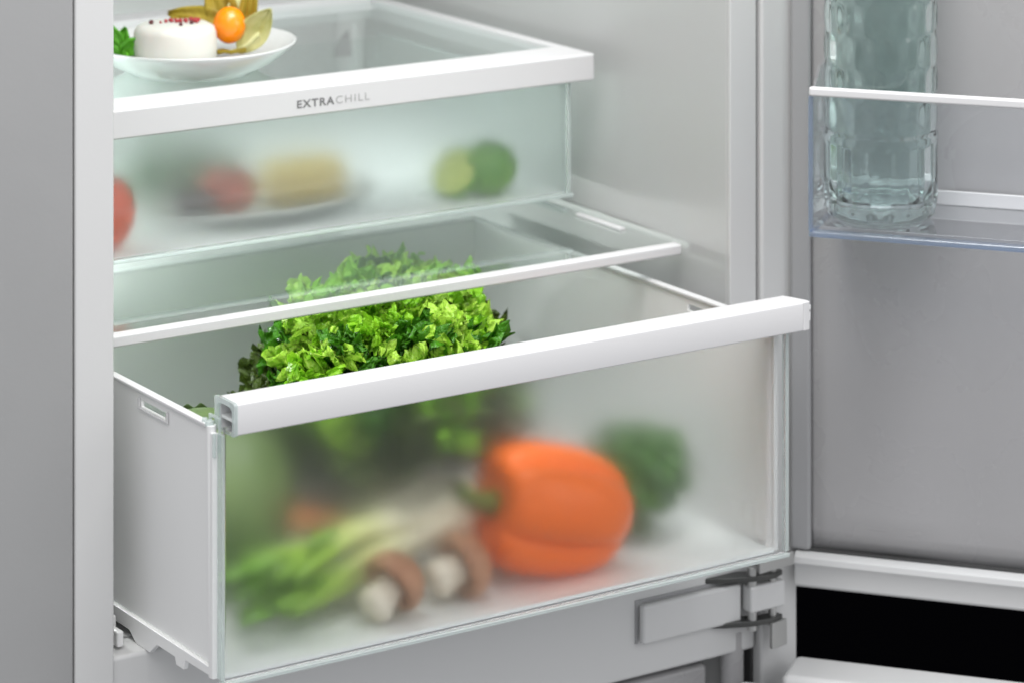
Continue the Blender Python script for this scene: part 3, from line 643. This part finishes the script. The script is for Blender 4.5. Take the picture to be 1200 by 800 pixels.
# broccoli at the right
broc = ramp_mat("broccoli_green", [(0.35, (0.010, 0.045, 0.002)), (0.65, (0.06, 0.19, 0.010))], 0.6, 60, bump=0.8, bscale=300)
bb = W(1.342, 1.885, FH)
BR = thing("broccoli", bb, "dark green broccoli head behind the orange pepper", "broccoli")
bm = NB(); tube(bm, [bb, bb + Vector((0, 0, .02)), bb + Vector((0, 0, .04))], [.012, .013, .02], 14); obj("stalk", bm, stem_g, BR, smooth=True)
rnd = random.Random(3)
for i in range(26):
    z = 1 - (i + .5) / 26 * 1.5; a = i * 2.4; r = math.sqrt(max(0, 1 - z * z)); d = rnd.uniform(0.8, 1.15) * Vector((r * math.cos(a) * 0.027, r * math.sin(a) * 0.029, z * 0.028))
    c = bb + Vector((0, 0, .042)) + d
    bm = NB(); bmesh.ops.create_icosphere(bm, subdivisions=3, radius=rnd.uniform(0.0085, 0.0145))
    for v in bm.verts: v.co *= 1 + 0.28 * noise.noise(v.co * 260 + Vector((i, 0, 0)))
    bmesh.ops.translate(bm, vec=c, verts=bm.verts); obj("floret", bm, broc, BR, smooth=True, origin=c)
br_leaf = ramp_mat("broccoli_leaf", [(0.3, (0.08, 0.26, 0.02)), (0.7, (0.17, 0.42, 0.04))], 0.5, 60, translucent=.2)
petal(bb - rx * .026 - fw * .03 + Vector((0, 0, .06)), rx * 0.8 - fw * .1 + Vector((0, 0, -0.55)), -fw, 0.055, 0.010, 0.1, br_leaf, BR, "leaf", 3)

# two brown mushrooms
capm = ramp_mat("mushroom_cap", [(0.3, (0.38, 0.17, 0.085)), (0.7, (0.56, 0.30, 0.17))], 0.55, 40); stm = ramp_mat("mushroom_stem", [(0.3, (0.74, 0.66, 0.52)), (0.7, (0.86, 0.80, 0.68))], 0.6, 40)
def mushroom(c, axis, s, label):
    c = Vector(c); ax = Vector(axis).normalized()
    T = thing("mushroom", c - Vector((0, 0, 0.02 * s)), label, "mushroom", "brown mushrooms behind the frosted front")
    M = Matrix.Translation(c) @ ax.to_track_quat('Z', 'Y').to_matrix().to_4x4() @ Matrix.Scale(s, 4)
    bm = NB(); lathe(bm, [(0.0005, .017), (.010, .0158), (.018, .011), (.0225, .003), (.0232, -.003), (.0215, -.0075), (.018, -.0065), (.012, -.001), (.0005, 0)], 40); bmesh.ops.transform(bm, matrix=M, verts=bm.verts)
    obj("cap", bm, capm, T, smooth=True)
    bm = NB(); lathe(bm, [(0.0005, .0), (.0115, -.001), (.0110, -.010), (.0120, -.017), (.0135, -.023), (.011, -.028), (.0005, -.029)], 28); bmesh.ops.transform(bm, matrix=M, verts=bm.verts)
    obj("stem", bm, stm, T, smooth=True)
mushroom(W(1.110, 1.832, 0.7300), rx * 0.60 + fw * 0.62 + Vector((0, 0, 0.55)), 0.95, "brown capped mushroom with pale stem at the front, left of the pair")
mushroom(W(1.168, 1.838, 0.7320), rx * 0.90 + fw * 0.60 + Vector((0, 0, 0.30)), 0.97, "brown mushroom leaning on its side beside the orange pepper")

# bunch of spring onions: green tops at left, pale bulbs at right
def grad_mat(name, stops, p0, direc, length, rough=0.35):
    m = principled(name, stops[0][1], rough); nt = m.node_tree; pr = nt.nodes["Principled BSDF"]
    tc = nt.nodes.new('ShaderNodeTexCoord'); vm = nt.nodes.new('ShaderNodeVectorMath'); vm.operation = 'DOT_PRODUCT'
    vm.inputs[1].default_value = tuple(Vector(direc).normalized() / length)
    n = nt.nodes.new('ShaderNodeTexNoise'); n.inputs['Scale'].default_value = 60
    ad = nt.nodes.new('ShaderNodeMath'); ad.operation = 'MULTIPLY_ADD'; ad.inputs[1].default_value = 0.25; 
    r = nt.nodes.new('ShaderNodeValToRGB'); e = r.color_ramp.elements
    while len(e) < len(stops): e.new(0.5)
    for i, (pos, c) in enumerate(stops): e[i].position = pos; e[i].color = (*c, 1)
    nt.links.new(tc.outputs['Object'], vm.inputs[0]); nt.links.new(tc.outputs['Object'], n.inputs['Vector'])
    nt.links.new(n.outputs['Fac'], ad.inputs[0]); nt.links.new(vm.outputs['Value'], ad.inputs[2]); nt.links.new(ad.outputs[0], r.inputs[0]); nt.links.new(r.outputs[0], pr.inputs['Base Color'])
    return m
A = W(1.016, 1.850, 0.7445); B = W(1.188, 1.884, 0.707)
SO = thing("spring_onions", A, "bunch of spring onions with green tops left and pale bulbs by the pepper", "vegetable bunch")
axis = (B - A); on_m = grad_mat("onion_gradient", [(0.15, (0.13, 0.32, 0.01)), (0.40, (0.34, 0.56, 0.05)), (0.62, (0.68, 0.74, 0.30)), (0.85, (0.88, 0.84, 0.64))], A, axis, axis.length)
rnd = random.Random(5); sd = axis.cross(Vector((0, 0, 1))).normalized()
for i in range(15):
    o1 = sd * rnd.uniform(-.032, .026) + Vector((0, 0, rnd.uniform(0.0, .034))); o2 = sd * rnd.uniform(-.018, .018) + Vector((0, 0, rnd.uniform(-.016, .014)))
    st = rnd.uniform(-.02, .14)
    pts = []; rads = []
    for k in range(12):
        t = k / 11; q = A + axis * (st + (1 - st) * t) + o1 * (1 - t) ** 1.2 + o2 * t + Vector((0, 0, 0.004 * math.sin(t * 5 + i)))
        q.z = max(q.z, 1 - FH + 0.0066); pts.append(q); rads.append(0.0036 + 0.0034 * t + (0.0035 if t > 0.88 else 0))
    bm = NB(); tube(bm, pts, rads, 10); obj("stalk", bm, on_m, SO, smooth=True)
for i in range(14):
    b0 = A + axis * rnd.uniform(0.0, .35) + sd * rnd.uniform(-.028, .018) + Vector((0, 0, rnd.uniform(.006, .035)))
    petal(b0, -axis.normalized() + Vector((rnd.uniform(-.2, .3), rnd.uniform(-.15, .2), rnd.uniform(-.15, .35))), (0, 0, 1), rnd.uniform(.022, .034), .008, -.2, on_m, SO, "leaf", i)

# cabbage at the left, aubergine and carrots further back
cab_m = ramp_mat("cabbage_leaf", [(0.3, (0.07, 0.12, 0.035)), (0.7, (0.17, 0.25, 0.08))], 0.4, 25, bump=.6, bscale=60)
cb = W(1.031, 1.950, FH)
CB = thing("cabbage", cb, "round green cabbage in the left corner of the open drawer", "cabbage")
bm = NB(); bmesh.ops.create_uvsphere(bm, u_segments=48, v_segments=32, radius=0.0590); bmesh.ops.translate(bm, vec=cb + Vector((0, 0, .0610)), verts=bm.verts); obj("heart", bm, cab_m, CB, smooth=True)
for i in range(7):
    a0 = i * 0.95 + 0.3; bm = NB()
    def fn(u, v, a0=a0, i=i):
        a = a0 + (u - .5) * 1.9 * math.sin(math.pi * min(1, .15 + v * .8)); el = -1.3 + v * 2.2; r = 0.0600 + 0.0014 * math.sin(8 * u + i) * v + 0.0030 * v ** 4
        return cb + Vector((0, 0, .0635)) + Vector((math.cos(a) * math.cos(el), math.sin(a) * math.cos(el), math.sin(el))) * r * 1.0
    surf(bm, fn, 20, 20); o = obj("outer_leaf", bm, cab_m, CB, smooth=True, origin=cb)
    m = o.modifiers.new("t", 'SOLIDIFY'); m.thickness = 0.0006
aub = principled("aubergine_skin", (0.030, 0.012, 0.014), 0.25, Coat_Weight=0.5)
ab = W(1.206, 2.060, 0.7300)
AU = thing("aubergine", ab - Vector((0, 0, .024)), "dark brownish purple aubergine lying under the lettuce at the back of the big drawer", "aubergine")
bm = NB(); d = (rx * 1.0 + fw * .35).normalized()
pts = [ab + d * x + Vector((0, 0, .012)) for x in (-.058, -.055, -.045, -.03, -.012, .006, .022, .033, .040, .044)]; tube(bm, pts, [.002, .014, .025, .033, .036, .035, .028, .019, .012, .004], 24); obj("body", bm, aub, AU, smooth=True)
bm = NB(); tube(bm, [ab + d * .040 + Vector((0, 0, .012)), ab + d * .054 + Vector((0, 0, .016))], [.011, .004], 10); obj("stem", bm, stem_g, AU, smooth=True)
car = principled("carrot_skin", (0.85, 0.28, 0.09), 0.5, var=.15, vscale=40)
cp = W(1.066, 1.925, 0.7080) ; cd = (rx * 1 + fw * .1 ).normalized()
bm = NB(); tube(bm, [cp + cd * x for x in (-.035, -.034, -.025, 0, .03, .05, .055)], [.003, .009, .012, .0115, .008, .004, .001], 18)
tag(obj("carrot", bm, car, smooth=True, origin=cp), "orange-red carrot lying behind the spring onion tops", "carrot")

# ------------------------------------------------------------------ things in the upper drawer
F2 = 0.5517
lime_m = ramp_mat("lime_skin", [(0.35, (0.07, 0.24, 0.01)), (0.7, (0.17, 0.38, 0.02))], 0.35, 30, bump=.5, bscale=400)
limey = principled("lime_flesh", (0.52, 0.60, 0.14), 0.4, var=.15, vscale=60)
lc = W(1.3445, 2.082, F2 - 0.0205)
bm = NB(); bmesh.ops.create_uvsphere(bm, u_segments=36, v_segments=24, radius=0.0205)
for v in bm.verts: v.co += Vector((v.co.x, 0, 0)) * 0.12
bmesh.ops.translate(bm, vec=lc, verts=bm.verts)
tag(obj("lime", bm, lime_m, smooth=True, origin=lc - Vector((0, 0, .0205))), "whole green lime at the right end of the upper drawer", "lime")
hc2 = W(1.3155, 2.086, F2 - 0.0200)
HL = thing("lime_half", hc2 - Vector((0, 0, .0195)), "cut lime half with pale flesh left of the whole lime", "lime")
bm = NB(); bmesh.ops.create_uvsphere(bm, u_segments=36, v_segments=24, radius=0.0195)
bmesh.ops.bisect_plane(bm, geom=bm.verts[:] + bm.edges[:] + bm.faces[:], plane_co=(0, 0, 0), plane_no=(-0.75, -0.35, 0.55), clear_outer=True)
bmesh.ops.holes_fill(bm, edges=[e for e in bm.edges if e.is_boundary]); bmesh.ops.translate(bm, vec=hc2, verts=bm.verts); obj("peel", bm, lime_m, HL, smooth=False)
bm = NB(); nrm = Vector((-0.75, -0.35, 0.55)).normalized(); cyl(bm, hc2 + nrm * .0001, hc2 + nrm * .0008, .0178, seg=36); obj("flesh", bm, limey, HL)
# plate with fruit and cheese
bp2 = W(1.165, 2.125, F2)
bm = NB(); lathe(bm, [(0.0005, .001), (.045, .001), (.05, 0), (.055, .001), (.080, .008), (.098, .0135), (.0985, .015), (.096, .015), (.078, .0105), (.052, .005), (.0005, .005)], 80)
for v in bm.verts: v.co.y *= 0.62
bmesh.ops.translate(bm, vec=bp2, verts=bm.verts)
tag(obj("plate", bm, porcelain, smooth=True, origin=bp2), "oval white plate inside the frosted upper drawer with cheese", "plate")
ch_m = principled("cheese_yellow", (0.70, 0.52, 0.14), 0.45, var=.1, vscale=30)
cc = W(1.205, 2.128, F2)
bm = NB(); prism(bm, [cc + Vector((x, y, .0061)) for x, y in ((-.033, -.020), (.036, -.016), (.036, .016), (-.030, .020))], (0, 0, .030))
tag(obj("cheese_block", bm, ch_m, None, 0.012, origin=cc), "pale yellow cheese block on the plate in the upper drawer", "cheese")
tom = principled("tomato_skin", (0.42, 0.055, 0.02), 0.25, var=.15, vscale=20); fig = principled("plum_skin", (0.045, 0.022, 0.030), 0.4)
def ball(name, c, r, mat, label, cat, sq=(1, 1, 0.9)):
    c = Vector(c); T = thing(name, c - Vector((0, 0, r * sq[2])), label, cat)
    bm = NB(); bmesh.ops.create_uvsphere(bm, u_segments=32, v_segments=24, radius=r)
    for v in bm.verts:
        k = math.hypot(v.co.x, v.co.y) / r; v.co = Vector((v.co.x * sq[0], v.co.y * sq[1], v.co.z * sq[2] * (1 - 0.25 * math.exp(-(k / .25) ** 2) * (1 if v.co.z > 0 else 0))))
    bmesh.ops.translate(bm, vec=c, verts=bm.verts); obj("flesh", bm, mat, T, smooth=True)
    bm = NB(); tube(bm, [c + Vector((0, 0, r * sq[2] * .7)), c + Vector((0, .001, r * sq[2] * 1.05))], [.0018, .0012], 8); obj("stem", bm, stem_g, T, smooth=True)
ball("tomato", W(1.1330, 2.108, F2 - 0.0245), 0.0200, tom, "dark red tomato on the plate in the upper drawer", "tomato", (1.1, 1, .9))
ball("plum", W(1.1010, 2.100, F2 - 0.0205), 0.0140, fig, "dark plum at the left side of the plate in the upper drawer", "plum", (1.15, 1, .85))
ball("red_pepper", W(1.0245, 2.084, F2 - 0.0265), 0.0195, principled("red_skin", (0.72, 0.085, 0.02), 0.25), "orange-red pepper at the left end of the upper drawer", "pepper", (1, 1, 1.34))
herb = ramp_mat("herb_green", [(0.3, (0.05, 0.22, 0.04)), (0.7, (0.16, 0.42, 0.10))], 0.5, 40, translucent=.25)
hb2 = W(1.128, 2.190, F2)
HB = thing("herb_bunch", hb2, "loose green herbs lying behind the tomato in the upper drawer", "herb")
rnd = random.Random(9)
for i in range(26):
    petal(hb2 + Vector((rnd.uniform(-.03, .03), rnd.uniform(-.012, .012), rnd.uniform(.004, .02))), (rnd.uniform(-1, 1), rnd.uniform(-.4, .2), rnd.uniform(.5, 1.4)), (0, -1, 0.1), rnd.uniform(.025, .040), .009, .2, herb, HB, "leaf", i)
